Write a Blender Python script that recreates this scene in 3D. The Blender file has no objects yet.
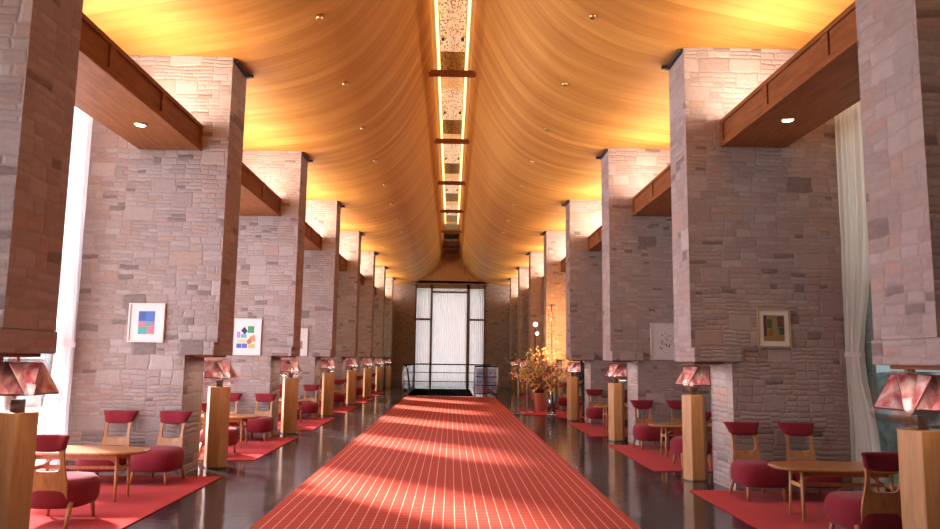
import bpy, bmesh, math, random
from mathutils import Vector, Matrix, Euler
random.seed(7)
scn = bpy.context.scene
C = scn.collection
PI = math.pi
ORD = ['entrance', 'first', 'second', 'third', 'fourth', 'fifth', 'sixth', 'seventh', 'eighth']

# ------------------------------------------------------------------ materials
def new_mat(name):
    m = bpy.data.materials.new(name); m.use_nodes = True
    nt = m.node_tree; b = nt.nodes['Principled BSDF']
    return m, nt, b
def N(nt, t, **kw):
    n = nt.nodes.new(t)
    for k, v in kw.items():
        if k in n.inputs.keys(): n.inputs[k].default_value = v
        else: setattr(n, k, v)
    return n
def L(nt, a, b): nt.links.new(a, b)
def rgb(r, g, b): return (r, g, b, 1.0)
def ramp(nt, fac, stops, interp='LINEAR'):
    r = N(nt, 'ShaderNodeValToRGB'); r.color_ramp.interpolation = interp
    while len(r.color_ramp.elements) < len(stops): r.color_ramp.elements.new(0.5)
    for e, (p, c) in zip(r.color_ramp.elements, stops): e.position = p; e.color = c
    L(nt, fac, r.inputs['Fac']); return r.outputs['Color']
def mixc(nt, fac, a, b, mode='MIX'):
    n = N(nt, 'ShaderNodeMix', data_type='RGBA', blend_type=mode)
    for s, v in ((0, fac), (6, a), (7, b)):
        if isinstance(v, (int, float)): n.inputs[s].default_value = v
        elif isinstance(v, tuple): n.inputs[s].default_value = v
        else: L(nt, v, n.inputs[s])
    return n.outputs[2]
def mth(nt, op, a, b=None, c=None):
    n = N(nt, 'ShaderNodeMath', operation=op)
    for i, v in enumerate((a, b, c)):
        if v is None: continue
        if isinstance(v, (int, float)): n.inputs[i].default_value = v
        else: L(nt, v, n.inputs[i])
    return n.outputs[0]
def mapping(nt, vec, scale=(1, 1, 1), loc=(0, 0, 0), rot=(0, 0, 0)):
    m = N(nt, 'ShaderNodeMapping'); m.inputs['Scale'].default_value = scale
    m.inputs['Location'].default_value = loc; m.inputs['Rotation'].default_value = rot
    L(nt, vec, m.inputs['Vector']); return m.outputs['Vector']
def bump(nt, b, h, strength=0.3, dist=0.01):
    n = N(nt, 'ShaderNodeBump'); n.inputs['Strength'].default_value = strength
    n.inputs['Distance'].default_value = dist
    L(nt, h, n.inputs['Height']); L(nt, n.outputs['Normal'], b.inputs['Normal'])

def plain(name, col, rough=0.5, metal=0.0, noise=0.0, spec=0.5):
    m, nt, b = new_mat(name)
    b.inputs['Base Color'].default_value = rgb(*col)
    b.inputs['Roughness'].default_value = rough; b.inputs['Metallic'].default_value = metal
    b.inputs['Specular IOR Level'].default_value = spec
    if noise:
        tc = N(nt, 'ShaderNodeTexCoord')
        nz = N(nt, 'ShaderNodeTexNoise', Scale=40.0, Detail=4.0)
        L(nt, tc.outputs['Object'], nz.inputs['Vector'])
        c = mixc(nt, nz.outputs['Fac'], rgb(*[x * (1 - noise) for x in col]), rgb(*[min(1, x * (1 + noise)) for x in col]))
        L(nt, c, b.inputs['Base Color'])
    return m
def fabric(name, col, scale=260.0):
    m, nt, b = new_mat(name)
    tc = N(nt, 'ShaderNodeTexCoord')
    nz = N(nt, 'ShaderNodeTexNoise', Scale=scale, Detail=2.0); L(nt, tc.outputs['Object'], nz.inputs['Vector'])
    n2 = N(nt, 'ShaderNodeTexNoise', Scale=9.0, Detail=2.0); L(nt, tc.outputs['Object'], n2.inputs['Vector'])
    f = mth(nt, 'ADD', mth(nt, 'MULTIPLY', nz.outputs['Fac'], .6), mth(nt, 'MULTIPLY', n2.outputs['Fac'], .4))
    L(nt, mixc(nt, f, rgb(*[x * .65 for x in col]), rgb(*[min(1, x * 1.35) for x in col])), b.inputs['Base Color'])
    b.inputs['Roughness'].default_value = .9; b.inputs['Specular IOR Level'].default_value = .2
    b.inputs['Sheen Weight'].default_value = .08; b.inputs['Sheen Roughness'].default_value = .5
    bump(nt, b, nz.outputs['Fac'], .25, .004)
    return m
def wood(name, dark, light, rough=0.4, scale=(14, 14, 1.2), coat=0.0):
    m, nt, b = new_mat(name)
    tc = N(nt, 'ShaderNodeTexCoord')
    v = mapping(nt, tc.outputs['Object'], scale)
    nz = N(nt, 'ShaderNodeTexNoise', Scale=2.2, Detail=6.0, Roughness=.6, Distortion=.4); L(nt, v, nz.inputs['Vector'])
    c = ramp(nt, nz.outputs['Fac'], [(.3, rgb(*dark)), (.7, rgb(*light))])
    L(nt, c, b.inputs['Base Color']); b.inputs['Roughness'].default_value = rough
    b.inputs['Coat Weight'].default_value = coat
    bump(nt, b, nz.outputs['Fac'], .08, .003)
    return m

def stone_mat(name, tint=(1, 1, 1)):
    m, nt, b = new_mat(name)
    uv = N(nt, 'ShaderNodeUVMap').outputs['UV']
    nz = N(nt, 'ShaderNodeTexNoise', Scale=4.2, Detail=3.0, Roughness=.6); L(nt, uv, nz.inputs['Vector'])
    off = N(nt, 'ShaderNodeVectorMath', operation='MULTIPLY_ADD')
    L(nt, nz.outputs['Color'], off.inputs[0]); off.inputs[1].default_value = (.085, .065, 0); L(nt, uv, off.inputs[2])
    s = N(nt, 'ShaderNodeSeparateXYZ'); L(nt, off.outputs[0], s.inputs[0])
    u, v = s.outputs[0], s.outputs[1]
    def hsh(x, y, z=0.0):
        c = N(nt, 'ShaderNodeCombineXYZ')
        for i, q in enumerate((x, y, z)):
            if isinstance(q, (int, float)): c.inputs[i].default_value = q
            else: L(nt, q, c.inputs[i])
        w = N(nt, 'ShaderNodeTexWhiteNoise', noise_dimensions='3D'); L(nt, c.outputs[0], w.inputs['Vector'])
        return w.outputs['Value']
    # courses, each cut into blocks, each block whole or split into two to four thin slips
    RH = .19
    va = mth(nt, 'MULTIPLY', v, 1 / RH); row = mth(nt, 'FLOOR', va); fv = mth(nt, 'FRACT', va)
    wd = mth(nt, 'ADD', 2.0, mth(nt, 'MULTIPLY', hsh(row, 3.3), 1.5))           # blocks per metre
    ua = mth(nt, 'ADD', mth(nt, 'MULTIPLY', u, wd), mth(nt, 'MULTIPLY', hsh(row, 7.1), 5.0))
    col_ = mth(nt, 'FLOOR', ua); fu = mth(nt, 'FRACT', ua)
    h = hsh(row, col_, 1.7)
    n = mth(nt, 'ADD', 1.0, mth(nt, 'ADD', mth(nt, 'GREATER_THAN', h, .17), mth(nt, 'ADD', mth(nt, 'GREATER_THAN', h, .40), mth(nt, 'GREATER_THAN', h, .72))))
    vb = mth(nt, 'MULTIPLY', fv, n); sub = mth(nt, 'FLOOR', vb); fb = mth(nt, 'FRACT', vb)
    hs = hsh(mth(nt, 'ADD', row, mth(nt, 'MULTIPLY', sub, .31)), col_, 4.4)
    split = mth(nt, 'ADD', .3, mth(nt, 'MULTIPLY', hs, .4))
    cut = mth(nt, 'GREATER_THAN', n, 1.5)
    piece = mth(nt, 'MULTIPLY', mth(nt, 'GREATER_THAN', fu, split), cut)
    ds = mth(nt, 'ADD', mth(nt, 'ABSOLUTE', mth(nt, 'SUBTRACT', fu, split)), mth(nt, 'MULTIPLY', mth(nt, 'SUBTRACT', 1.0, cut), 9.0))
    du = mth(nt, 'DIVIDE', mth(nt, 'MINIMUM', mth(nt, 'MINIMUM', fu, mth(nt, 'SUBTRACT', 1.0, fu)), ds), wd)
    dv = mth(nt, 'DIVIDE', mth(nt, 'MULTIPLY', mth(nt, 'MINIMUM', fb, mth(nt, 'SUBTRACT', 1.0, fb)), RH), n)
    e = mth(nt, 'MINIMUM', du, dv)
    r = hsh(mth(nt, 'ADD', row, mth(nt, 'MULTIPLY', sub, .17)), mth(nt, 'ADD', col_, mth(nt, 'MULTIPLY', piece, .43)), 8.8)
    thin = mth(nt, 'GREATER_THAN', n, 2.5)
    r = mth(nt, 'ADD', mth(nt, 'MULTIPLY', r, mth(nt, 'SUBTRACT', 1.0, mth(nt, 'MULTIPLY', thin, .06))), mth(nt, 'MULTIPLY', mth(nt, 'SUBTRACT', 1.0, thin), .0))
    col = ramp(nt, r, [(0, rgb(.13, .095, .085)), (.045, rgb(.30, .235, .205)), (.2, rgb(.385, .315, .28)), (.42, rgb(.345, .27, .235)),
                       (.62, rgb(.42, .355, .32)), (.76, rgb(.40, .265, .205)), (.86, rgb(.335, .29, .27)), (.95, rgb(.46, .40, .36))], 'CONSTANT')
    n3 = N(nt, 'ShaderNodeTexNoise', Scale=14.0, Detail=7.0, Roughness=.72); L(nt, mapping(nt, uv, (1, 1.8, 1)), n3.inputs['Vector'])
    col = mixc(nt, .38, col, mixc(nt, n3.outputs['Fac'], rgb(.10, .075, .065), rgb(.66, .56, .50)), 'MIX')
    mort = ramp(nt, e, [(.002, rgb(1, 1, 1)), (.009, rgb(0, 0, 0))])
    col = mixc(nt, mth(nt, 'MULTIPLY', mort, .6), col, rgb(.33, .275, .25))
    col = mixc(nt, 1.0, col, rgb(*tint), 'MULTIPLY')
    L(nt, col, b.inputs['Base Color'])
    b.inputs['Roughness'].default_value = .9; b.inputs['Specular IOR Level'].default_value = .2
    hh = mth(nt, 'ADD', ramp(nt, e, [(.0, rgb(0, 0, 0)), (.018, rgb(1, 1, 1))]), mth(nt, 'MULTIPLY', n3.outputs['Fac'], .9))
    hh = mth(nt, 'ADD', hh, mth(nt, 'MULTIPLY', r, .5))
    bump(nt, b, hh, .5, .018)
    return m

M = {}
M['stone'] = stone_mat('rubble_stone', (.95, .895, .875))
M['cap'] = plain('cap_stone', (.40, .33, .30), .85, noise=.25)
M['oak'] = wood('honey_oak', (.38, .17, .05), (.55, .275, .09), .45)
M['oak_dark'] = wood('amber_oak', (.32, .12, .035), (.48, .21, .065), .42)
M['amber'] = wood('amber_top', (.25, .095, .026), (.40, .17, .05), .28)
M['soffit'] = wood('red_oak', (.165, .050, .014), (.28, .095, .028), .55, scale=(9, 1.0, 9))
M['soffit'].node_tree.nodes['Principled BSDF'].inputs['Specular IOR Level'].default_value = .15
M['maroon'] = fabric('maroon_wool', (.20, .014, .022))
M['brass'] = plain('brass', (.75, .55, .25), .3, 1.0)
M['black'] = plain('black_metal', (.02, .02, .022), .4, .6)
M['steel'] = plain('brushed_steel', (.55, .56, .58), .3, 1.0)
M['bracket'] = plain('dark_bracket', (.04, .03, .025), .6)
M['white'] = plain('white_mount', (.66, .585, .54), .6)
M['frame_white'] = plain('frame_white', (.62, .53, .47), .5)
M['frame_brown'] = wood('frame_brown', (.16, .08, .04), (.28, .15, .08), .4)
M['plaster'] = plain('plaster', (.6, .55, .5), .8)
M['mullion'] = wood('mullion_wood', (.14, .07, .03), (.22, .11, .05), .4)
M['terracotta'] = plain('pink_pot', (.62, .22, .14), .55, noise=.15)

def ceil_mat():
    m, nt, b = new_mat('ceiling_veneer')
    uv = N(nt, 'ShaderNodeUVMap').outputs['UV']
    g = N(nt, 'ShaderNodeTexNoise', Scale=1.0, Detail=5.0, Roughness=.55); L(nt, mapping(nt, uv, (.7, 5.5, 1)), g.inputs['Vector'])
    g2 = N(nt, 'ShaderNodeTexNoise', Scale=1.0, Detail=3.0); L(nt, mapping(nt, uv, (1.0, 60.0, 1)), g2.inputs['Vector'])
    s = N(nt, 'ShaderNodeSeparateXYZ'); L(nt, uv, s.inputs[0])
    pl = mth(nt, 'MULTIPLY', s.outputs[1], 1 / .225)
    fl = mth(nt, 'FLOOR', pl); fr = mth(nt, 'FRACT', pl)
    wn = N(nt, 'ShaderNodeTexWhiteNoise', noise_dimensions='1D'); L(nt, fl, wn.inputs['W'])
    f = mth(nt, 'ADD', mth(nt, 'MULTIPLY', g.outputs['Fac'], .55), mth(nt, 'ADD', mth(nt, 'MULTIPLY', wn.outputs['Value'], .25), mth(nt, 'MULTIPLY', g2.outputs['Fac'], .2)))
    col = ramp(nt, f, [(.25, rgb(.38, .145, .026)), (.75, rgb(.62, .300, .066))])
    seam = mth(nt, 'LESS_THAN', fr, .035)
    col = mixc(nt, mth(nt, 'MULTIPLY', seam, .45), col, rgb(.22, .09, .02))
    L(nt, col, b.inputs['Base Color'])
    b.inputs['Roughness'].default_value = .6; b.inputs['Specular IOR Level'].default_value = .15
    bump(nt, b, seam, -.15, .004)
    return m
M['ceiling'] = ceil_mat()

def slate_mat():
    m, nt, b = new_mat('slate_floor')
    tc = N(nt, 'ShaderNodeTexCoord')
    br = N(nt, 'ShaderNodeTexBrick'); br.offset = .5; br.squash = 1
    br.inputs['Scale'].default_value = 1; br.inputs['Brick Width'].default_value = .9; br.inputs['Row Height'].default_value = .6
    br.inputs['Mortar Size'].default_value = .012; br.inputs['Mortar Smooth'].default_value = .2
    br.inputs['Color1'].default_value = rgb(.014, .013, .015); br.inputs['Color2'].default_value = rgb(.036, .033, .038)
    br.inputs['Mortar'].default_value = rgb(.012, .010, .010)
    L(nt, mapping(nt, tc.outputs['Object'], rot=(0, 0, PI / 2)), br.inputs['Vector'])
    nz = N(nt, 'ShaderNodeTexNoise', Scale=3.0, Detail=6.0, Roughness=.65); L(nt, tc.outputs['Object'], nz.inputs['Vector'])
    col = mixc(nt, nz.outputs['Fac'], br.outputs['Color'], rgb(.045, .040, .042), 'MIX')
    L(nt, mixc(nt, .5, br.outputs['Color'], col), b.inputs['Base Color'])
    L(nt, ramp(nt, nz.outputs['Fac'], [(.3, rgb(.07, .07, .07)), (.75, rgb(.17, .17, .17))]), b.inputs['Roughness'])
    b.inputs['Specular IOR Level'].default_value = .5
    n2 = N(nt, 'ShaderNodeTexNoise', Scale=9.0, Detail=3.0); L(nt, tc.outputs['Object'], n2.inputs['Vector'])
    h = mth(nt, 'ADD', mth(nt, 'MULTIPLY', br.outputs['Fac'], -1.0), mth(nt, 'MULTIPLY', n2.outputs['Fac'], .5))
    bump(nt, b, h, .3, .012)
    return m
M['slate'] = slate_mat()

def carpet_mat(name, lines, base, line=(.74, .42, .32)):
    m, nt, b = new_mat(name)
    tc = N(nt, 'ShaderNodeTexCoord')
    s = N(nt, 'ShaderNodeSeparateXYZ'); L(nt, tc.outputs['Object'], s.inputs[0])
    nz = N(nt, 'ShaderNodeTexNoise', Scale=320.0, Detail=2.0); L(nt, tc.outputs['Object'], nz.inputs['Vector'])
    n2 = N(nt, 'ShaderNodeTexNoise', Scale=14.0, Detail=3.0); L(nt, tc.outputs['Object'], n2.inputs['Vector'])
    f = mth(nt, 'ADD', mth(nt, 'MULTIPLY', nz.outputs['Fac'], .6), mth(nt, 'MULTIPLY', n2.outputs['Fac'], .4))
    col = mixc(nt, f, rgb(*[x * .7 for x in base]), rgb(*[min(1, x * 1.3) for x in base]))
    if lines:
        fx = mth(nt, 'FRACT', mth(nt, 'ADD', mth(nt, 'MULTIPLY', s.outputs[0], 1 / .105), 60.5))
        fy = mth(nt, 'FRACT', mth(nt, 'MULTIPLY', s.outputs[1], 1 / .068))
        lx = mth(nt, 'LESS_THAN', fx, .085)
        col = mixc(nt, mth(nt, 'MULTIPLY', mth(nt, 'LESS_THAN', fy, .2), .34), col, rgb(*[x * .75 + .03 for x in line]))
        col = mixc(nt, mth(nt, 'MULTIPLY', lx, .85), col, rgb(*line))
    L(nt, col, b.inputs['Base Color'])
    b.inputs['Roughness'].default_value = 1.0; b.inputs['Specular IOR Level'].default_value = .0
    b.inputs['Sheen Weight'].default_value = .06; b.inputs['Sheen Roughness'].default_value = .35; b.inputs['Sheen Tint'].default_value = rgb(1, .74, .70)
    bump(nt, b, nz.outputs['Fac'], .3, .006)
    return m
M['carpet'] = carpet_mat('runner_red', True, (.42, .050, .025))
M['rug'] = carpet_mat('rug_red', False, (.43, .050, .046))

def curtain_mat(name, col, see, strength=1.0):
    m, nt, b = new_mat(name)
    out = nt.nodes['Material Output']; nt.nodes.remove(b)
    tr = N(nt, 'ShaderNodeBsdfTransparent'); tl = N(nt, 'ShaderNodeBsdfTranslucent'); df = N(nt, 'ShaderNodeBsdfDiffuse')
    tl.inputs['Color'].default_value = rgb(*col); df.inputs['Color'].default_value = rgb(*col)
    a = N(nt, 'ShaderNodeMixShader'); a.inputs[0].default_value = .45
    L(nt, tl.outputs[0], a.inputs[1]); L(nt, df.outputs[0], a.inputs[2])
    c = N(nt, 'ShaderNodeMixShader'); c.inputs[0].default_value = see
    L(nt, a.outputs[0], c.inputs[1]); L(nt, tr.outputs[0], c.inputs[2]); L(nt, c.outputs[0], out.inputs['Surface'])
    return m
M['sheer'] = curtain_mat('sheer_curtain', (.90, .85, .82), .10)
M['lace'] = curtain_mat('lace_curtain', (.80, .74, .74), .08)
M['drape'] = curtain_mat('cream_curtain', (.70, .64, .54), .06)

def glass_mat(name, tint=(1, 1, 1), gloss=.12, rough=.02):
    m, nt, b = new_mat(name)
    out = nt.nodes['Material Output']; nt.nodes.remove(b)
    tr = N(nt, 'ShaderNodeBsdfTransparent'); tr.inputs['Color'].default_value = rgb(*tint)
    gl = N(nt, 'ShaderNodeBsdfGlossy'); gl.inputs['Roughness'].default_value = rough
    lw = N(nt, 'ShaderNodeLayerWeight'); lw.inputs['Blend'].default_value = .35
    f = mth(nt, 'ADD', mth(nt, 'MULTIPLY', lw.outputs['Fresnel'], .4), gloss)
    c = N(nt, 'ShaderNodeMixShader'); L(nt, f, c.inputs[0]); L(nt, tr.outputs[0], c.inputs[1]); L(nt, gl.outputs[0], c.inputs[2])
    L(nt, c.outputs[0], out.inputs['Surface'])
    return m
M['acrylic'] = glass_mat('clear_acrylic', (.97, .93, .93), .05, .12)
M['pane'] = glass_mat('window_glass', (.93, .97, .97), .03, .01)
M['rail_glass'] = glass_mat('blue_glass', (.62, .68, .80), .30, .1)

def emit(name, col, s):
    m, nt, b = new_mat(name)
    b.inputs['Base Color'].default_value = rgb(*col); b.inputs['Emission Color'].default_value = rgb(*col)
    b.inputs['Emission Strength'].default_value = s
    return m
M['bulb'] = emit('lamp_lens', (1, .86, .62), 14.0)
M['tube'] = emit('edge_glow', (1, .70, .28), 3.0)  # glowing strips added to give the ceiling slot its bright edges
M['globe'] = emit('lamp_globe', (1, .80, .50), 10.0)

def gold_panel_mat(name, c1, c2, s):
    m, nt, b = new_mat(name)
    tc = N(nt, 'ShaderNodeTexCoord')
    v = N(nt, 'ShaderNodeTexVoronoi', Scale=30.0); L(nt, mapping(nt, tc.outputs['Object'], (1, .35, 1)), v.inputs['Vector'])
    nz = N(nt, 'ShaderNodeTexNoise', Scale=16.0, Detail=4.0); L(nt, tc.outputs['Object'], nz.inputs['Vector'])
    f = mth(nt, 'ADD', mth(nt, 'MULTIPLY', v.outputs['Distance'], .7), mth(nt, 'MULTIPLY', nz.outputs['Fac'], .5))
    col = ramp(nt, f, [(.42, rgb(*c2)), (.62, rgb(*c1))])
    L(nt, col, b.inputs['Base Color']); b.inputs['Metallic'].default_value = .6; b.inputs['Roughness'].default_value = .35
    if s:
        L(nt, col, b.inputs['Emission Color']); b.inputs['Emission Strength'].default_value = s
    bump(nt, b, f, .5, .02)
    return m
M['lit_glass'] = gold_panel_mat('lit_hammered_glass', (.95, .74, .48), (.16, .105, .045), .48)  # lamplight on the hammered glass put into its own glow
M['mid_glass'] = gold_panel_mat('dim_hammered_glass', (.95, .62, .26), (.5, .3, .1), .30)  # same glass less brightly lit, again by painted glow
M['gold'] = gold_panel_mat('gold_baffle', (.42, .30, .10), (.12, .08, .02), 0)

def book_mat():
    m, nt, b = new_mat('book_pages')
    tc = N(nt, 'ShaderNodeTexCoord')
    oi = N(nt, 'ShaderNodeObjectInfo')
    off = N(nt, 'ShaderNodeVectorMath', operation='ADD'); L(nt, tc.outputs['Object'], off.inputs[0])
    cmb = N(nt, 'ShaderNodeCombineXYZ'); L(nt, mth(nt, 'MULTIPLY', oi.outputs['Random'], 9.0), cmb.inputs[0]); L(nt, cmb.outputs[0], off.inputs[1])
    nz = N(nt, 'ShaderNodeTexNoise', Scale=6.5, Detail=2.5, Distortion=1.2); L(nt, off.outputs[0], nz.inputs['Vector'])
    col = ramp(nt, nz.outputs['Fac'], [(.28, rgb(.25, .03, .06)), (.36, rgb(.58, .10, .14)), (.44, rgb(.66, .22, .22)), (.58, rgb(.80, .45, .38)), (.68, rgb(.90, .72, .66))])
    L(nt, col, b.inputs['Base Color']); b.inputs['Roughness'].default_value = .35
    return m
M['book'] = book_mat()
M['paper'] = plain('paper_edge', (.75, .66, .58), .7)
M['cover'] = plain('book_cover', (.22, .02, .04), .5)

# ------------------------------------------------------------------ mesh helpers
class MB:
    def __init__(s): s.v = []; s.f = []; s.mi = []; s.sm = []
    def add(s, verts, faces, mi=0, smooth=False):
        o = len(s.v); s.v += [tuple(p) for p in verts]
        for f in faces: s.f.append([i + o for i in f]); s.mi.append(mi); s.sm.append(smooth)
        return s
    def box(s, x0, x1, y0, y1, z0, z1, mi=0, mtx=None):
        vs = [Vector((x, y, z)) for z in (z0, z1) for y in (y0, y1) for x in (x0, x1)]
        if mtx: vs = [mtx @ v for v in vs]
        return s.add(vs, [(0, 2, 3, 1), (4, 5, 7, 6), (0, 1, 5, 4), (2, 6, 7, 3), (0, 4, 6, 2), (1, 3, 7, 5)], mi)
    def prism(s, poly, z0, z1, mi=0, mtx=None, smooth=False):
        n = len(poly); vs = [Vector((p[0], p[1], z)) for z in (z0, z1) for p in poly]
        if mtx: vs = [mtx @ v for v in vs]
        a = sum(poly[i][0] * poly[(i + 1) % n][1] - poly[(i + 1) % n][0] * poly[i][1] for i in range(n))
        fs = [tuple(range(n - 1, -1, -1)), tuple(range(n, 2 * n))] + [(i, (i + 1) % n, n + (i + 1) % n, n + i) for i in range(n)]
        if a < 0: fs = [f[::-1] for f in fs]
        o = len(s.f); s.add(vs, fs, mi)
        if smooth:
            for k in range(o + 2, len(s.f)): s.sm[k] = True
        return s
    def tube(s, pts, rad, n=8, mi=0, cap=True):
        pts = [Vector(p) for p in pts]; rads = rad if isinstance(rad, (list, tuple)) else [rad] * len(pts)
        t0 = (pts[1] - pts[0]).normalized(); ref = Vector((0, 0, 1)) if abs(t0.z) < .9 else Vector((1, 0, 0))
        rings = []
        for i, p in enumerate(pts):
            t = (pts[min(i + 1, len(pts) - 1)] - pts[max(i - 1, 0)]).normalized()
            u = t.cross(ref).normalized(); w = u.cross(t).normalized()
            rings.append([p + (u * math.cos(2 * PI * k / n) + w * math.sin(2 * PI * k / n)) * rads[i] for k in range(n)])
        vs = [v for r in rings for v in r]; fs = []
        for i in range(len(pts) - 1):
            for k in range(n): fs.append((i * n + k, i * n + (k + 1) % n, (i + 1) * n + (k + 1) % n, (i + 1) * n + k))
        o = len(s.v); s.add(vs, fs, mi, True)
        if cap: s.f += [[o + k for k in range(n - 1, -1, -1)], [o + (len(pts) - 1) * n + k for k in range(n)]]; s.mi += [mi, mi]; s.sm += [False, False]
        return s
    def rings(s, rings, mi=0, cap=True, smooth=True, closed=True):
        n = len(rings[0]); vs = [v for r in rings for v in r]; fs = []
        for i in range(len(rings) - 1):
            for k in range(n if closed else n - 1): fs.append((i * n + k, i * n + (k + 1) % n, (i + 1) * n + (k + 1) % n, (i + 1) * n + k))
        s.add(vs, fs, mi, smooth)
        if cap and closed:
            o = len(s.v) - len(vs)
            s.f += [[o + k for k in range(n - 1, -1, -1)], [o + (len(rings) - 1) * n + k for k in range(n)]]; s.mi += [mi, mi]; s.sm += [smooth, smooth]
        return s
    def lathe(s, prof, n=24, mi=0, c=(0, 0)):
        return s.rings([[(c[0] + r * math.cos(2 * PI * k / n), c[1] + r * math.sin(2 * PI * k / n), z) for k in range(n)] for r, z in prof], mi)
    def build(s, name, mats, parent=None, uv=None, bevel=0, fix=True):
        me = bpy.data.meshes.new(name); me.from_pydata(s.v, [], s.f)
        for m in (mats if isinstance(mats, (list, tuple)) else [mats]): me.materials.append(m)
        for p, mi, sm in zip(me.polygons, s.mi, s.sm): p.material_index = mi; p.use_smooth = sm
        if fix:
            b = bmesh.new(); b.from_mesh(me); bmesh.ops.recalc_face_normals(b, faces=b.faces); b.to_mesh(me); b.free()
        if uv == 'box':
            ul = me.uv_layers.new(name='UVMap')
            for p in me.polygons:
                nn = p.normal
                for li in p.loop_indices:
                    co = me.vertices[me.loops[li].vertex_index].co
                    if abs(nn.z) > .7: t = (co.x, co.y)
                    elif abs(nn.y) > .72: t = (co.x + co.y * .37, co.z)
                    else: t = (co.y * .72 + 11.3 + co.x * .5, co.z * .72)
                    ul.data[li].uv = t
        o = bpy.data.objects.new(name, me); C.objects.link(o)
        if parent: o.parent = parent
        if bevel:
            md = o.modifiers.new('bevel', 'BEVEL'); md.width = bevel; md.segments = 2; md.limit_method = 'ANGLE'
        return o
def tag(o, label, cat=None, group=None, kind=None):
    o['label'] = label
    if cat: o['category'] = cat
    if group: o['group'] = group
    if kind: o['kind'] = kind
    return o
def thing(name, label, cat, loc=(0, 0, 0), rz=0, group=None, kind=None):
    o = bpy.data.objects.new(name, None); C.objects.link(o); o.empty_display_size = .2
    o.location = loc; o.rotation_euler = (0, 0, rz); tag(o, label, cat, group, kind); return o
def copy_tree(o, parent=None):
    c = o.copy(); C.objects.link(c)
    if parent: c.parent = parent
    for ch in list(o.children): copy_tree(ch, c)
    return c
def place(proto, used, loc, rz, label, group):
    r = proto if not used[0] else copy_tree(proto)
    used[0] = True
    r.location = loc; r.rotation_euler = (0, 0, rz); r['label'] = label; r['group'] = group
    return r
def sup(a, b, n, k=40, cx=0, cy=0):
    out = []
    for i in range(k):
        t = 2 * PI * i / k; c, s = math.cos(t), math.sin(t)
        out.append((cx + a * math.copysign(abs(c) ** (2 / n), c), cy + b * math.copysign(abs(s) ** (2 / n), s)))
    return out

# ------------------------------------------------------------------ layout
D = 4.5
YL = lambda k: 9.45 + (k - 2) * D      # front plane of the left piers
YR = lambda k: 8.80 + (k - 2) * D      # front plane of the right piers
T = .66                                # pier thickness
XO = 4.78                              # window plane
HC = 5.42
YB, YF = -4.0, 39.5                    # back and far ends

# floor with the stair well at the far end
WX0, WX1, WY0, WY1 = -1.75, .92, 29.6, 36.4
f = MB()
XE = 5.0
f.box(-XE, WX0, YB, YF + .4, -.25, 0); f.box(WX1, XE, YB, YF + .4, -.25, 0)
f.box(WX0, WX1, YB, WY0, -.25, 0); f.box(WX0, WX1, WY1, YF + .4, -.25, 0)
tag(f.build('floor', M['slate']), 'dark glossy slate tile floor of the hall', kind='structure')
f = MB()
for i in range(12): f.box(WX0 + .002, WX1 - .002, WY0 + .3 * i, WY0 + .3 * (i + 1), -2.6, -.17 * (i + 1))
f.box(WX0 - .15, WX0, WY0, WY1, -2.6, -.25); f.box(WX1, WX1 + .15, WY0, WY1, -2.6, -.25); f.box(WX0 - .15, WX1 + .15, WY1, WY1 + .15, -2.6, -.25)
f.box(WX0, WX1, WY0 + 3.6, WY1, -2.6, -2.5)
tag(f.build('stairs', M['slate']), 'dark stone stair going down behind the railing', kind='structure')

# carpet runner
f = MB(); f.box(-1.72, 1.72, -2, 29.2, 0, .015)
tag(f.build('carpet', M['carpet'], bevel=.005), 'long red runner carpet with pale grid lines down the hall centre', 'carpet')

# ceiling : two draped veneer shells rising to the skylight slot
PROF = [(4.95, 5.42), (4.2, 5.42), (3.5, 5.42), (3.0, 5.42), (2.75, 5.42), (2.5, 5.43), (2.2, 5.46), (1.9, 5.525), (1.6, 5.625), (1.35, 5.76), (1.12, 5.95), (.90, 6.20),
        (.70, 6.50), (.55, 6.75), (.44, 6.96), (.375, 7.08)]
def fine(prof, n=4):
    out = []
    P = [Vector(p) for p in prof]
    for i in range(len(P) - 1):
        a, b2, c, d = P[max(i - 1, 0)], P[i], P[i + 1], P[min(i + 2, len(P) - 1)]
        for j in range(n):
            t = j / n
            out.append(.5 * ((2 * b2) + (c - a) * t + (2 * a - 5 * b2 + 4 * c - d) * t * t + (3 * b2 - a - 3 * c + d) * t ** 3))
    out.append(P[-1]); return out
FP = fine(PROF)
f = MB(); uvs = []
arc = [0]
for i in range(1, len(FP)): arc.append(arc[-1] + (FP[i] - FP[i - 1]).length)
ys = [YB, 0, 10, 20, 30, YF]
for sgn in (-1, 1):
    for off, flip in ((0, 0), (.08, 1)):
        vs = [(sgn * p.x - (.07 + 0) * 0 - .07, y, p.y + off) for y in ys for p in FP]
        n = len(FP)
        fs = [(j * n + i, j * n + i + 1, (j + 1) * n + i + 1, (j + 1) * n + i) for j in range(len(ys) - 1) for i in range(n - 1)]
        f.add(vs, fs, 0, True)
        uvs += [(arc[i] + (30 if sgn > 0 else 0), y + .35 * arc[i]) for y in ys for i in range(n)]
o = f.build('ceiling', M['ceiling'])
ul = o.data.uv_layers.new(name='UVMap')
for p in o.data.polygons:
    for li in p.loop_indices: ul.data[li].uv = uvs[o.data.loops[li].vertex_index]
tag(o, 'draped golden wood veneer ceiling sweeping up to the skylight', kind='structure')
SX = -.07                              # slot centre line
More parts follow.
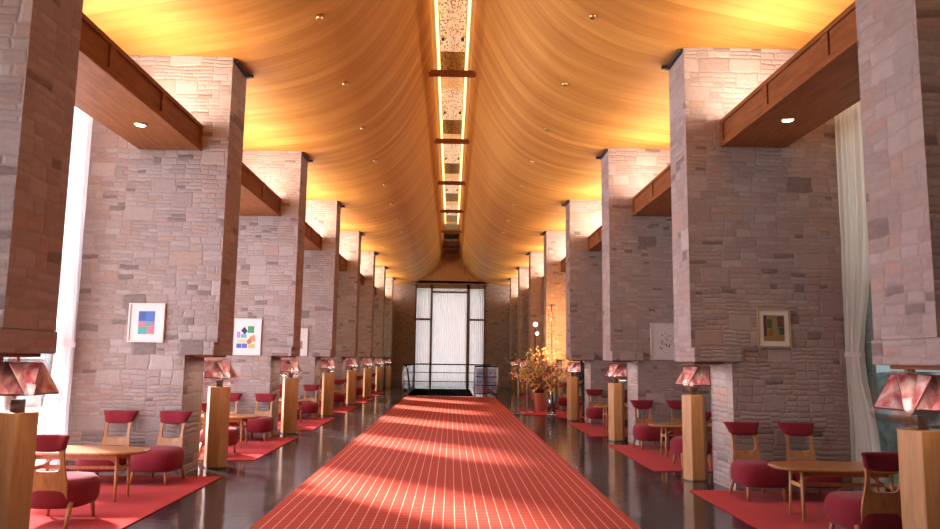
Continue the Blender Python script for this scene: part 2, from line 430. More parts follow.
# slot sides above the lips, then the roof deck
for sgn in (-1, 1):
    f = MB(); a = [(SX + sgn * .375, 7.08), (SX + sgn * .45, 7.12), (SX + sgn * .45, 7.5), (SX + sgn * .38, 8.0), (SX + sgn * .44, 8.0), (SX + sgn * .51, 7.5), (SX + sgn * .51, 7.08)]
    f.prism(a, YB, YF, 0, Matrix.Rotation(PI / 2, 4, 'X') @ Matrix.Scale(-1, 4, (0, 0, 1)))
    o2 = f.build('slot_side', M['ceiling'], o, uv='box')
f = MB()
f.box(-5.2, 5.2, YB - .2, YF + .3, 8.1, 8.25)
for s in (-1, 1): f.box(s * 5.0 - .1, s * 5.0 + .1, YB - .2, YF + .3, 5.3, 8.2)
tag(f.build('roof', M['plaster']), 'roof deck over the hall hidden above the wood ceiling', kind='structure')

# skylight units along the slot
used = [False]
BY = [9.16 + D * j for j in range(0, 6)]
def make_skylight():
    r = thing('skylight', '', 'skylight', group='skylight panels down the ceiling slot')
    z = 7.90; w = .25
    MB().box(-w, w, -1.2, 1.2, z, z + .03).build('lit_panel', M['lit_glass'], r)
    MB().prism([(1.2, z), (1.95, z - .16), (1.95, z - .13), (1.23, z + .03)], -w, w, 0, Matrix(((0, 0, 1, 0), (1, 0, 0, 0), (0, 1, 0, 0), (0, 0, 0, 1)))).build('baffle', M['gold'], r)
    MB().box(-w, w, 1.95, 3.3, z - .02, z + .01).build('dim_panel', M['mid_glass'], r)
    for sx in (-1, 1):
        l = MB().lathe([(.012, z - .05), (.03, z - .05), (.03, z), (.012, z)], 12, 0, (sx * .20, .55)).build('spotlight', M['bracket'], r)
        MB().box(min(sx * .275, sx * .33), max(sx * .275, sx * .33), -1.15, 3.25, z - .02, z + .03).build('edge_glow', M['tube'], r)
    return r
sk = make_skylight()
for j, y in enumerate(BY):
    place(sk, used, (SX, y, 0), 0, 'skylight panel of hammered glass, ' + ['nearest', 'second', 'third', 'fourth', 'fifth', 'farthest'][j] + ' along the ceiling slot', 'skylight panels down the ceiling slot')
used = [False]
f = MB(); f.box(-.44, .44, -.05, .05, 6.885, 6.945); f.box(-.41, .41, -.03, .03, 6.945, 7.0)
cb = f.build('crossbar', M['soffit'])
tag(cb, '', 'crossbar', 'wooden bars across the ceiling slot')
for j, y in enumerate(BY + [BY[-1] + D]):
    place(cb, used, (SX, y, 0), 0, 'wooden bar across the ceiling slot, ' + ORD[j + 1] + ' one down the hall', 'wooden bars across the ceiling slot')
f = MB(); f.box(SX - .37, SX + .37, BY[-1] + 3.4, YF - .1, 7.10, 7.16)  # dark sheet put in for the shade at the slot's far end
tag(f.build('slot_shade', M['soffit']), 'dark sheet standing for the shade in the far end of the ceiling slot', 'panel')

# ------------------------------------------------------------------ stone piers
def pier(side, k):
    y0 = (YL if side < 0 else YR)(k); y1 = y0 + T
    X = lambda a: side * a; XT = 2.955 if side < 0 else 2.865
    f = MB()
    def bx(a, b, yy0, yy1, z0, z1): f.box(min(X(a), X(b)), max(X(a), X(b)), yy0, yy1, z0, z1)
    bx(XT, XO + .05, y0, y1, 1.66, 5.9)
    poly = [(X(3.35), y0), (X(3.32), y1), (X(XO + .05), y1), (X(XO + .05), y0)]
    f.prism(poly, 0, 1.66)
    nm = 'left' if side < 0 else 'right'
    o = f.build('pillar', M['stone'], uv='box')
    tag(o, 'rubble stone pier, ' + ORD[k] + ' on the ' + nm + ' side of the aisle', kind='structure')
    f = MB(); f.box(min(X(XT + .005), X(3.44)), max(X(XT + .005), X(3.44)), y0 - .09, y1 + .05, 1.49, 1.66)
    c = f.build('cap_stone', M['stone'], o, uv='box', bevel=.012)
    f = MB(); f.box(min(X(XT + .06), X(3.26)), max(X(XT + .06), X(3.26)), y0 + .08, y1 - .06, 1.465, 1.49)
    f.build('lamp_housing', M['soffit'], o, bevel=.006)
    f = MB(); f.box(min(X(XT - .05), X(XT + .02)), max(X(XT - .05), X(XT + .02)), y0 + .05, y1 - .02, 5.37, 5.44)  # long dark strip stands for the shadow line under the ceiling
    f.box(min(X(XT - .12), X(XT - .03)), max(X(XT - .12), X(XT - .03)), y1 - .12, y1 - .07, 5.36, 5.40)
    f.build('bracket', M['bracket'], o)
    return o
for k in range(0, 9):
    pier(-1, k); pier(1, k)

# ------------------------------------------------------------------ lights
def area(name, loc, rot, sx, sy, power, col, spread=None):
    l = bpy.data.lights.new(name, 'AREA'); l.shape = 'RECTANGLE'; l.size = sx; l.size_y = sy; l.energy = power; l.color = col
    if spread: l.spread = spread
    o = bpy.data.objects.new(name, l); C.objects.link(o); o.location = loc; o.rotation_euler = rot; return o
def spot(name, loc, target, power, col, angle, blend=.6, r=.05):
    l = bpy.data.lights.new(name, 'SPOT'); l.energy = power; l.color = col; l.spot_size = angle; l.spot_blend = blend; l.shadow_soft_size = r
    o = bpy.data.objects.new(name, l); C.objects.link(o); o.location = loc
    o.rotation_euler = (Vector(target) - Vector(loc)).to_track_quat('-Z', 'Y').to_euler(); return o

# ------------------------------------------------------------------ bays : beams, walls, windows, curtains
ZB0, ZB1 = 4.14, 4.48
WZ0, WZ1 = .10, 5.20
def bay(side, k):
    fy = YL if side < 0 else YR
    y0 = fy(k) + T; y1 = min(fy(k + 1), YF - .05)
    X = lambda a: side * a
    nm = 'left' if side < 0 else 'right'
    # wooden soffit beam: a trough, open at the top for the cove lamps
    f = MB()
    def bx(a, b, yy0, yy1, z0, z1, mb=f): mb.box(min(X(a), X(b)), max(X(a), X(b)), yy0, yy1, z0, z1)
    bx(3.31, 4.10, y0, y1, ZB0, ZB0 + .04)
    o = f.build('beam', M['soffit'])
    tag(o, 'red oak soffit beam after the ' + ORD[k] + ' ' + nm + ' pier', kind='structure')
    f = MB()
    bx(3.32, 3.35, y0, y1, ZB0 + .04, ZB1, f); bx(3.295, 3.32, y0, y1, ZB1 - .05, ZB1, f); bx(3.295, 3.32, y0, y1, ZB0 - .01, ZB0 + .06, f)
    n = 3
    for i in range(n + 1):
        yy = y0 + (y1 - y0) * i / n; a = max(y0, yy - .06); b2 = min(y1, yy + .06)
        bx(3.30, 3.32, a, b2, ZB0 + .06, ZB1 - .05, f)
    f.build('fascia', M['soffit'], o, bevel=.004)
    f = MB(); bx(4.06, 4.10, y0, y1, ZB0 + .04, ZB1, f); f.build('back_board', M['soffit'], o)
    # cove lamp inside the trough
    l = area('cove_light', (X(3.70), (y0 + y1) / 2, ZB1 - .005), (PI, -side * .30, 0), .16, (y1 - y0) * .94, 88 if k < 8 else 34, (1, .82, .67))
    area('cove_light', (X(3.54), y1 - 1.1, ZB1 - .01), (math.radians(132), 0, 0),   .3, .3, (28 if k < 3 else 52) if k < 8 else 20, (1, .80, .68))  # extra lamp added to brighten the top of the next pier
    if k <= 4:
        for q in ([.5] if k > 1 else [.72]):
            yy = y0 + (y1 - y0) * q
            d = thing('downlight', 'small lit downlight in the soffit beam after the ' + ORD[k] + ' ' + nm + ' pier', 'downlight', (X(3.64), yy, ZB0 - .013), 0, 'downlights in the soffit beams')
            MB().lathe([(.055, -.001), (.062, -.006), (.072, 0), (.072, .012), (.055, .012)], 24).build('trim_ring', M['brass'], d)
            MB().lathe([(.001, -.004), (.054, -.004), (.054, .01), (.001, .01)], 24).build('lens', M['bulb'], d)
            spot('downlight_beam', (X(3.64), yy, ZB0 - .05), (X(3.64), yy, 0), 60, (1, .74, .45), 1.3, .8, .04)
    # window
    if y1 - y0 > 1:
        xw = X(XO + .12)
        w = MB()
        def wb(yy0, yy1, z0, z1, t=.045): w.box(xw - t, xw + t, yy0, yy1, z0, z1)
        wb(y0, y0 + .08, WZ0, WZ1); wb(y1 - .08, y1, WZ0, WZ1); wb(y0, y1, WZ0, WZ0 + .08); wb(y0, y1, WZ1 - .08, WZ1)
        for i in range(1, 4): yy = y0 + (y1 - y0) * i / 4; wb(yy - .03, yy + .03, WZ0, WZ1, .04)
        wb(y0, y1, 2.42, 2.48, .04)
        wo = w.build('window_%d' % (k + (20 if side > 0 else 1)), M['mullion'])
        tag(wo, 'tall dark framed window after the ' + ORD[k] + ' ' + nm + ' pier', kind='structure')
        MB().box(xw - .004, xw + .004, y0 + .05, y1 - .05, WZ0 + .05, WZ1 - .05).build('pane', M['pane'], wo)
def curtain(name, side, ya, yb, z0, z1, mat, folds, amp, waist, label, group, x=XO - .03):
    f = MB(); n = folds * 10; zs = [z0, z0 + .4, z0 + .9, 1.3, 1.62, 1.95, 2.5, 3.3, z1]
    rows = []
    for z in zs:
        wv = 1.0
        if waist: wv = 1 - .55 * math.exp(-((z - 1.6) / .75) ** 2)
        row = []
        for i in range(n + 1):
            u = i / n
            yy = yb + (ya - yb) * u * wv if waist >= 0 else ya + (yb - ya) * u
            a = amp * (1 if wv > .8 else .8)
            xx = x + a * math.sin(2 * PI * folds * u + .5 * math.sin(3 * z + 7 * u)) + .012 * math.sin(2 * PI * folds * 2.3 * u)
            row.append((side * xx, yy, z))
        rows.append(row)
    f.rings(rows, 0, False, True, False)
    c = thing(name, label, 'curtain', (0, 0, 0), 0, group)
    f.build('cloth', mat, c, fix=False)
    g = MB(); g.box(min(side * (x - .05), side * (x + .05)), max(side * (x - .05), side * (x + .05)), min(ya, yb), max(ya, yb), z1 - .02, z1 + .03)
    g.build('heading', mat, c)
    if waist > 0:
        g = MB(); w2 = .45 * abs(yb - ya); ym = yb + (ya - yb) * .225
        g.rings([[(side * (x + (amp + .03) * math.cos(t)), ym + (w2 / 2 + .02) * math.sin(t), z) for t in [2 * PI * q / 24 for q in range(24)]] for z in (1.57, 1.63)], 0, False)
        g.build('tieback', mat, c)
    return c
for k in range(0, 9):
    bay(-1, k); bay(1, k)
    y0, y1 = YL(k) + T, min(YL(k + 1), YF - .05)
    if y1 - y0 > 3 and k <= 7:
        curtain('tied_curtain', -1, y1 - .70, y1 - .03, .03, 5.1, M['sheer'], 8, .06, 1, 'white tied-back curtain just before the ' + ORD[k + 1] + ' left pier', 'tied curtains at the left windows')
        curtain('tied_curtain', -1, y0 + .50, y0 + .03, .03, 5.1, M['sheer'], 6, .06, 1, 'white tied-back curtain just past the ' + ORD[k] + ' left pier', 'tied curtains at the left windows')
    y0, y1 = YR(k) + T, min(YR(k + 1), YF - .05)
    if y1 - y0 > 3 and k <= 7:
        curtain('tied_curtain', 1, y1 - .62, y1 - .03, .03, 5.1, M['drape'], 6, .06, 1, 'cream tied-back curtain just before the ' + ORD[k + 1] + ' right pier', 'tied curtains at the right windows')
        curtain('tied_curtain', 1, y0 + .72, y0 + .03, .03, 5.1, M['drape'], 6, .06, 1, 'cream tied-back curtain just past the ' + ORD[k] + ' right pier', 'tied curtains at the right windows')

# outer walls: sill and header strips running the whole length
for side, nm in ((-1, 'left'), (1, 'right')):
    f = MB(); a, b2 = sorted((side * (XO + .02), side * (XO + .30)))
    f.box(a, b2, YB, YF + .3, WZ1, 6.0); f.box(a, b2, YB, YF + .3, -.2, WZ0)
    fy = YL if side < 0 else YR
    for k in range(0, 9): f.box(a, b2, fy(k) - .02, fy(k) + T + .02, WZ0, WZ1)
    f.box(a, b2, YB, fy(0), WZ0, WZ1)
    if side < 0: f.box(a, b2, fy(8) + T, YF + .3, WZ0, WZ1)
    tag(f.build('wall_' + nm, M['stone'], uv='box'), 'outer stone wall of the hall along the ' + nm + ' windows', kind='structure')
f = MB(); f.box(-5.2, 5.2, YB - .25, YB, -.2, 8.1)
tag(f.build('wall_back', M['stone'], uv='box'), 'stone wall behind the camera', kind='structure')

# far gable wall with three curtained lights
f = MB()
f.box(-5.2, -1.96, YF, YF + .4, 0, 5.6); f.box(1.80, 5.2, YF, YF + .4, 0, 5.6)
f.box(-1.96, 1.80, YF, YF + .4, 5.42, 5.6); f.box(-5.2, 5.2, YF + .22, YF + .4, 5.6, 8.2)
wf = f.build('wall_far', M['stone'], uv='box'); tag(wf, 'dark stone end wall around the tall curtained windows', kind='structure')
f = MB(); pts = [(-5.1, 5.6)] + [(-p.x - .07, min(p.y + .06, 7.5)) for p in FP] + [(p.x - .07, min(p.y + .06, 7.5)) for p in reversed(FP)] + [(5.1, 5.6)]
f.prism([(p[0], p[1]) for p in pts], 0, .1, 0, Matrix.Translation((0, YF + .1, 0)) @ Matrix.Rotation(PI / 2, 4, 'X'))
f.build('gable_panel', M['oak_dark'], wf, fix=True)
fw = MB()
for a, b2 in ((-1.96, -1.89), (-1.14, -1.03), (.80, .96), (1.71, 1.80)): fw.box(a, b2, YF - .06, YF + .2, 0, 5.42)
fw.box(-1.96, 1.80, YF - .06, YF + .2, 5.18, 5.42)
fw.box(-1.89, -1.14, YF - .04, YF + .15, 3.48, 3.58); fw.box(.96, 1.71, YF - .04, YF + .15, 3.48, 3.58)
fw.box(-1.03, .80, YF - .03, YF + .15, 4.95, 5.04)
wo = fw.build('window_40', M['mullion']); tag(wo, 'three tall dark framed windows in the far end wall', kind='structure')
MB().box(-1.9, 1.72, YF + .2, YF + .21, 0.02, 5.2).build('pane', M['pane'], wo)
for (a, b2, nf, lab) in ((-1.88, -1.15, 7, 'white sheer curtain in the far end window left of the wide middle one'), (-1.02, .79, 16, 'wide white sheer curtain in the middle of the far end window'), (.97, 1.70, 7, 'white sheer curtain in the far end window right of the wide middle one')):
    g = MB(); n = nf * 10
    g.rings([[(a + (b2 - a) * i / n, YF + .10 + .035 * math.sin(2 * PI * nf * i / n + .4 * math.sin(2 * z)), z) for i in range(n + 1)] for z in (.02, 1, 2, 3, 4, 5.15)], 0, False, True, False)
    o = g.build('sheer_curtain', M['lace'], fix=False); tag(o, lab, 'curtain', 'sheer curtains in the far end window')

# ------------------------------------------------------------------ furniture
def leg_mb(x, y, h, tx, ty, r0, r1):
    return MB().tube([(x + tx, y + ty, 0), (x + tx * .5, y + ty * .5, h * .5), (x, y, h)], [r1, (r0 + r1) / 2, r0], 8)
def make_chair():
    r = thing('slipper_chair', '', 'chair', group='maroon slipper chairs')
    prof = [(.170, .86), (.160, .92), (.185, .97), (.23, 1.0), (.30, 1.01), (.345, .99), (.38, .94), (.402, .84), (.412, .65), (.418, .35)]
    rg = []
    for z, s in prof:
        pts = sup(.27 * s, .285 * s, 3.0, 44)
        rg.append([(x * (1 - .06 * (-y / .28)) , y + .02, z + (.012 * math.cos(x * 5) * (1 if z > .38 else 0))) for x, y in pts])
    MB().rings(rg).build('seat', M['maroon'], r)
    # seat welt
    for (x, y, tx, ty) in ((-.19, .20, -.015, .02), (.19, .20, .015, .02)): leg_mb(x, y, .19, tx, ty, .024, .015).build('leg', M['oak_dark'], r)
    for (x, y, tx, ty) in ((-.18, -.20, -.015, -.09), (.18, -.20, .015, -.09)): leg_mb(x, y, .21, tx, ty, .026, .016).build('leg', M['oak_dark'], r)
    # wooden back shell with a rounded opening
    ty = lambda x, z: -.235 - (z - .3) * .20 + .35 * x * x
    outer = [(-.165, .20), (.165, .20), (.165, .40), (.152, .52), (.147, .62), (.160, .745), (-.160, .745), (-.147, .62), (-.152, .52), (-.165, .40)]
    c = (0, .600); n = 60; ol = []; il = []
    for i in range(n):
        t = 2 * PI * i / n; d = (math.cos(t), math.sin(t)); best = None
        for j in range(len(outer)):
            p, q = outer[j], outer[(j + 1) % len(outer)]
            ex, ey = q[0] - p[0], q[1] - p[1]; den = d[0] * ey - d[1] * ex
            if abs(den) < 1e-9: continue
            s = ((p[0] - c[0]) * ey - (p[1] - c[1]) * ex) / den; w = ((p[0] - c[0]) * d[1] - (p[1] - c[1]) * d[0]) / den
            if s > 0 and -1e-6 <= w <= 1 + 1e-6 and (best is None or s < best): best = s
        ol.append((c[0] + d[0] * best, c[1] + d[1] * best))
    il = [(x * 1, y) for x, y in sup(.116, .098, 5.0, n, *c)]
    mid = [((a[0] + b2[0]) / 2, (a[1] + b2[1]) / 2) for a, b2 in zip(ol, il)]
    f = MB(); loops = []
    for dy in (0, -.024):
        for lp in (ol, mid, il): loops.append([(x, ty(x, z) + dy, z) for x, z in lp])
    fr_o, fr_m, fr_i, bk_o, bk_m, bk_i = loops
    f.rings([fr_o, fr_m, fr_i, bk_i, bk_m, bk_o, fr_o], 0, False, False)
    f.build('backrest', M['oak_dark'], r, bevel=.003)
    # upholstered crest wrapping the top, corners flared
    rg = []; nu = 22
    for i in range(nu + 1):
        u = -1 + 2 * i / nu; au = abs(u); ring = []
        for q in range(16):
            t = 2 * PI * q / 16
            zz = math.copysign(abs(math.sin(t)) ** .6, math.sin(t)); yy = math.copysign(abs(math.cos(t)) ** .6, math.cos(t))
            end = (1 - au ** 14) ** .5 if au < 1 else .0
            th = .034 * (.35 + .65 * end)
            zc = .762 + .014 * au ** 4; hz = (.082 - .012 * au ** 3) * (.8 + .2 * end)
            z = zc + zz * hz
            tt = (z - .69) / .15
            x = u * (.158 + .050 * max(0, tt) ** 2 + (.010 * au))
            y = ty(min(.2, abs(x)), z) - .012 + yy * th - .05 * max(0, au - .6) / .4 * max(0, tt)
            ring.append((x, y, z))
        rg.append(ring)
    MB().rings(rg).build('crest_pad', M['maroon'], r)
    return r
def make_table():
    r = thing('coffee_table', '', 'table', group='low oak tables in the bays')
    top = [(x, y) for x, y in sup(.67, .32, 2.7, 56)]
    MB().rings([[(x * .975, y * .96, .468) for x, y in top], [(x, y, .478) for x, y in top], [(x, y, .492) for x, y in top], [(x * .985, y * .975, .50) for x, y in top]], 0, True, False).build('tabletop', M['amber'], r)
    for sx in (-1, 1):
        for sy in (-1, 1): leg_mb(sx * .42, sy * .13, .468, sx * .015, sy * .02, .021, .013).build('leg', M['oak'], r)
        MB().box(sx * .42 - .012, sx * .42 + .012, -.125, .125, .30, .335).build('rail', M['oak'], r, bevel=.003)
        MB().tube([(sx * .42, 0, .318), (sx * .30, 0, .40), (sx * .22, 0, .465)], .012, 8).build('brace', M['oak'], r)
    MB().box(-.42, .42, -.10, -.085, .405, .467).build('apron', M['oak_dark'], r); MB().box(-.42, .42, .085, .10, .405, .467).build('apron', M['oak_dark'], r)
    MB().box(-.42, .42, -.012, .012, .30, .335).build('stretcher', M['oak_dark'], r, bevel=.003)
    return r
chair, cu = make_chair(), [False]; chair.scale = (1.0, 1.0, .94)
table, tu = make_table(), [False]
rug = MB().box(-.93, .93, -1.5, 1.5, 0, .012).build('rug', M['rug'], bevel=.004); ru = [False]
rug['category'] = 'rug'
for side, kmax in ((-1, 6), (1, 6)):
    nm = 'left' if side < 0 else 'right'
    for k in range(1, kmax + 1):
        fr = (YL if side < 0 else YR)(k + 1)            # front plane of the pier behind this bay
        bayn = nm + ' bay after the ' + ORD[k] + ' pier'
        rx = 3.73
        if k <= 6: place(rug, ru, (side * rx, fr - 1.52, 0), 0, 'plain red rug on the slate floor in the ' + bayn, 'red rugs in the side bays')
        if side > 0 and k > 4: continue
        z = .012
        jt = random.uniform(-.05, .05)
        place(table, tu, (side * 3.80, fr - 1.52, z), jt, 'low rounded oak table in the ' + bayn, 'low oak tables in the bays')
        g = 'maroon slipper chairs'
        place(chair, cu, (side * 3.42, fr - .46, z), PI + side * .06 + random.uniform(-.04, .04), 'maroon chair backed to the pier beside the aisle, ' + bayn, g)
        place(chair, cu, (side * 4.03, fr - .46, z), PI - side * .05 + random.uniform(-.04, .04), 'maroon chair backed to the pier beside the window, ' + bayn, g)
        if not (side > 0 and k == 4): place(chair, cu, (side * 3.47, fr - 2.55, z), -side * .06 + random.uniform(-.03, .03), 'maroon chair with its back to the hall entrance, ' + bayn, g)

# ------------------------------------------------------------------ book display stands
def slab_case(w, tilt, dz, skew=0):  # clear case: slanted open box with a bowed underside (local: faces -y)
    f = MB(); n = 12; h = .31
    c, s = math.cos(tilt), math.sin(tilt)
    prof = [(0.0, 0.0), (h * c, h * s)]                   # lower lip to upper edge, (y, z)
    back = [(h * c + .02, h * s - .01), (h * c + .03, h * s - .10), (h * c + .02, .0), (h * c - .01, -.065), (.11, -.092), (.06, -.088), (.02, -.066), (-.006, -.03)]
    loop = prof + back
    rg = []
    for q in (-.5, -.25, 0, .25, .5):
        ring = []
        for p in loop:
            k = skew * min(1, max(0, (.19 - p[0]) / .19)); cut = abs(k) * max(0, q * (1 if k > 0 else -1) + .5)
            ring.append((q * w - math.copysign(cut, k), p[0], p[1]))
        rg.append(ring)
    f.rings(rg, 0, True, False)
    return f
def make_stand(side):
    r = thing('display_stand', '', 'display stand', group='oak book display stands')
    hexa = [(.156 * math.cos(PI / 3 * i), .156 * math.sin(PI / 3 * i)) for i in range(6)]
    MB().prism(hexa, .015, 1.07).build('pedestal', M['oak'], r, bevel=.006)
    MB().prism([(x * .93, y * .93) for x, y in hexa], 0, .03).build('plinth', M['mullion'], r)
    MB().box(-.035, .035, -.035, .035, 1.07, 1.16).build('neck', M['mullion'], r)
    return r
TILT = math.radians(57)
def case_frame(side, which):
    # which 0: faces the entrance, 1: faces the aisle
    if which == 0: return Matrix.Translation((side * .03, -.175, 1.19)) @ Matrix.Rotation(side * math.radians(-14), 4, 'Z')
    return Matrix.Translation((-side * .165, .06, 1.19)) @ Matrix.Rotation(side * math.radians(-84), 4, 'Z')
stands = {}
bproto = None
def make_book():
    r = thing('open_book', '', 'book', group='open books in the display cases')
    # lies in its own plane: x across, y up the page, z out
    f = MB()
    for s in (-1, 1):
        rows = []
        for i in range(9):
            u = i / 8; x = s * .188 * u; z = .012 + .016 * math.sin(PI * min(1, u * 1.15)) * (1 - .4 * u)
            rows.append([(x, -.132, z), (x, .132, z)])
        f.rings(rows, 0, False, True, False)
    f.build('pages', M['book'], r, fix=False)
    f = MB()
    for s in (-1, 1): f.box(min(s * .002, s * .187), max(s * .002, s * .187), -.131, .131, .003, .0115)
    f.build('page_block', M['paper'], r)
    f = MB(); f.box(-.193, .193, -.137, .137, -.002, .003); f.build('cover', M['cover'], r)
    return r
book = make_book(); bu = [False]
for side in (-1, 1):
    nm = 'left' if side < 0 else 'right'
    proto = make_stand(side); pu = [False]
    for w in (0, 1):
        fm = case_frame(side, w)
        cs = slab_case(.42, TILT, 0, side * .12 if w == 0 else 0); cs.v = [tuple(fm @ Vector(v)) for v in cs.v]
        cs.build('acrylic_case', M['acrylic'], proto)
    for k in range(1, 9):
        y = (YL if side < 0 else YR)(k) + .80
        if k == 1: y -= .22 if side < 0 else .15
        loc = (side * (3.06 if side > 0 and k == 4 else 3.14), y, 0)
        place(proto, pu, loc, 0, 'oak hexagonal book display stand under the ' + ORD[k] + ' ' + nm + ' pier', 'oak book display stands')
        for w, ww in ((0, 'case turned to the entrance'), (1, 'case turned to the aisle')):
            fm = Matrix.Translation(loc) @ case_frame(side, w) @ Matrix.Rotation(TILT, 4, 'X') @ Matrix.Translation(((-side * .035 if w == 0 else 0), .155, -.026)) @ Matrix.Scale(.84 if w == 0 else 1, 4, (1, 0, 0))
            b = place(book, bu, (0, 0, 0), 0, 'open picture book in the ' + ww + ' under the ' + ORD[k] + ' ' + nm + ' pier', 'open books in the display cases')
            b.matrix_world = fm
        fy = y - .80
        area('display_light', (side * 2.98, fy + .42, 1.455), (0, 0, 0), .2, .4, 3.4, (1, .80, .70), 3.0)

# ------------------------------------------------------------------ pictures on the piers
def picture(loc, w, h, label, frame_mat, mount, patches, art_w, art_h, base):
    r = thing('framed_picture', label, 'picture', loc, 0, 'framed pictures on the stone piers')
    t = .022; f = MB()
    f.box(-w / 2, -w / 2 + t, -.03, 0, -h / 2, h / 2); f.box(w / 2 - t, w / 2, -.03, 0, -h / 2, h / 2)
    f.box(-w / 2 + t, w / 2 - t, -.03, 0, -h / 2, -h / 2 + t); f.box(-w / 2 + t, w / 2 - t, -.03, 0, h / 2 - t, h / 2)
    f.build('frame', frame_mat, r)
    f = MB(); f.box(-w / 2 + t, w / 2 - t, -.016, -.004, -h / 2 + t, h / 2 - t); f.build('mount', mount, r)
    f = MB(); mats = [base]; f.box(-art_w / 2, art_w / 2, -.0185, -.016, -art_h / 2, art_h / 2, 0)
    for pi2, (poly, col) in enumerate(patches):
        key = 'paint_%d_%d_%d' % tuple(int(c * 99) for c in col)
        m = bpy.data.materials.get(key) or plain(key, tuple(c * .72 for c in col), .7)
        if m not in mats: mats.append(m)
        P = [(x * art_w / 2, z * art_h / 2) for x, z in poly]
        f.prism(P, 0, .0012, mats.index(m), Matrix.Translation((0, -.0185 - .0002 * pi2, 0)) @ Matrix.Rotation(PI / 2, 4, 'X'))
    f.build('artwork', mats, r)
R = lambda x0, x1, z0, z1: [(x0, z0), (x1, z0), (x1, z1), (x0, z1)]
blue, dblue, pinkc, teal, grn, yel, orn, wht = (.09, .19, .52), (.07, .12, .40), (.65, .22, .26), (.10, .45, .36), (.06, .34, .13), (.62, .55, .16), (.75, .33, .12), (.8, .75, .7)
picture((-3.85, YL(2) - .002, 1.89), .45, .49, 'framed blue, pink and green abstract print on the second left pier', M['frame_white'], M['white'],
        [(R(-1, 1, .12, 1), blue), (R(-1, -.1, .25, .95), dblue), (R(-1, -.1, -.35, .1), pinkc), (R(0, 1, -.3, .12), (.45, .25, .35)), (R(-.95, .1, -1, -.35), teal), (R(.15, .95, -.95, -.35), (.68, .22, .25)), ([(-.2, -.35), (.4, -.05), (.5, .1), (0, .1)], teal)],
        .20, .29, plain('print_base', (.35, .32, .5), .7))
picture((-3.82, YL(3) - .002, 1.84), .54, .68, 'framed patchwork of bright coloured squares on the third left pier', M['frame_white'], M['white'],
        [(R(.1, .75, .35, .95), grn), ([(-.6, .55), (-.25, .9), (.1, .5), (-.2, .2)], (.04, .03, .08)), (R(-1, -.65, -.1, .45), (.55, .25, .6)), (R(-.6, .0, -.1, .25), (.2, .5, .55)), ([(0, -.4), (.35, -.05), (.6, -.45), (.25, -.75)], (.6, .16, .06)),
         (R(-1, -.5, -1, -.6), (.08, .12, .5)), (R(-.45, .1, -1, -.6), (.10, .16, .6)), (R(.2, .9, -1, -.62), yel), ([(.3, 0), (.8, .2), (.95, -.4), (.6, -.4)], orn), (R(-.95, -.1, -.55, -.2), (.85, .65, .3))],
        .36, .42, M['white'])
picture((-3.82, YL(4) - .002, 1.84), .54, .68, 'pale framed print on the fourth left pier', M['frame_white'], M['white'],
        [(R(-.8, -.1, 0, .7), (.5, .45, .4)), (R(.1, .8, -.8, .1), (.4, .2, .18))], .36, .42, M['white'])
picture((3.865, YR(2) - .002, 1.905), .40, .47, 'framed dark green and brown print with wide mount on the second right pier', wood('gilt_frame', (.30, .20, .08), (.42, .28, .12), .35), M['white'],
        [(R(-1, -.7, -.95, 1), (.10, .03, .03)), (R(-.65, -.2, 0, .7), (.08, .12, .03)), ([(-.6, -.3), (-.1, -.05), (0, -.5), (-.5, -.7)], (.35, .12, .03)), (R(.35, 1, .1, .9), (.10, .06, .03)), (R(.5, 1, -.5, .05), (.05, .09, .03)), (R(-1, 1, -1, -.62), (.35, .2, .06)), (R(-.1, .25, -.5, .9), (.33, .24, .08)), (R(.75, 1, .3, .6), (.35, .04, .03))],
        .25, .31, plain('print_olive', (.22, .16, .05), .6))
sk_p = []
rs = random.Random(3)
for i in range(38):
    x, z = rs.gauss(.1, .35), rs.gauss(0, .4); s = rs.uniform(.02, .06)
    sk_p.append(([(x - s, z - s * .6), (x + s, z - s), (x + s * .7, z + s * .6), (x - s * .6, z + s)], (.05, .05, .05) if i % 3 else (.3, .27, .25)))
for q in ((-.35, .5, .1), (-.45, -.55, .11)): sk_p.append(([(q[0] - q[2], q[1]), (q[0], q[1] - q[2] * .6), (q[0] + q[2], q[1]), (q[0], q[1] + q[2] * .6)], (.03, .03, .03)))
picture((3.87, YR(3) - .002, 1.845), .56, .66, 'pale framed ink sketch of scattered dark marks on the third right pier', M['frame_white'], M['white'], sk_p, .40, .46, M['white'])

# tiny pin lights in the drape
used = [False]
pin = thing('ceiling_spotlight', '', 'spotlight', group='pin spotlights in the draped ceiling')
MB().lathe([(.03, -.015), (.04, -.02), (.045, 0), (.045, .03)], 14).build('housing', M['brass'], pin)
MB().lathe([(.001, -.012), (.03, -.012), (.03, .005), (.001, .005)], 14).build('lens', M['white'], pin)
for side in (-1, 1):
    nm = 'left' if side < 0 else 'right'
    for i in range(8):
        y = 8.6 + 2.2 * i
        place(pin, used, (side * (1.60 if side < 0 else 1.70) - .07, y - (0 if side < 0 else .25), 5.595 if side < 0 else 5.575), 0, 'tiny spotlight in the ' + nm + ' ceiling drape, ' + ORD[i + 1] + ' one from the entrance', 'pin spotlights in the draped ceiling')

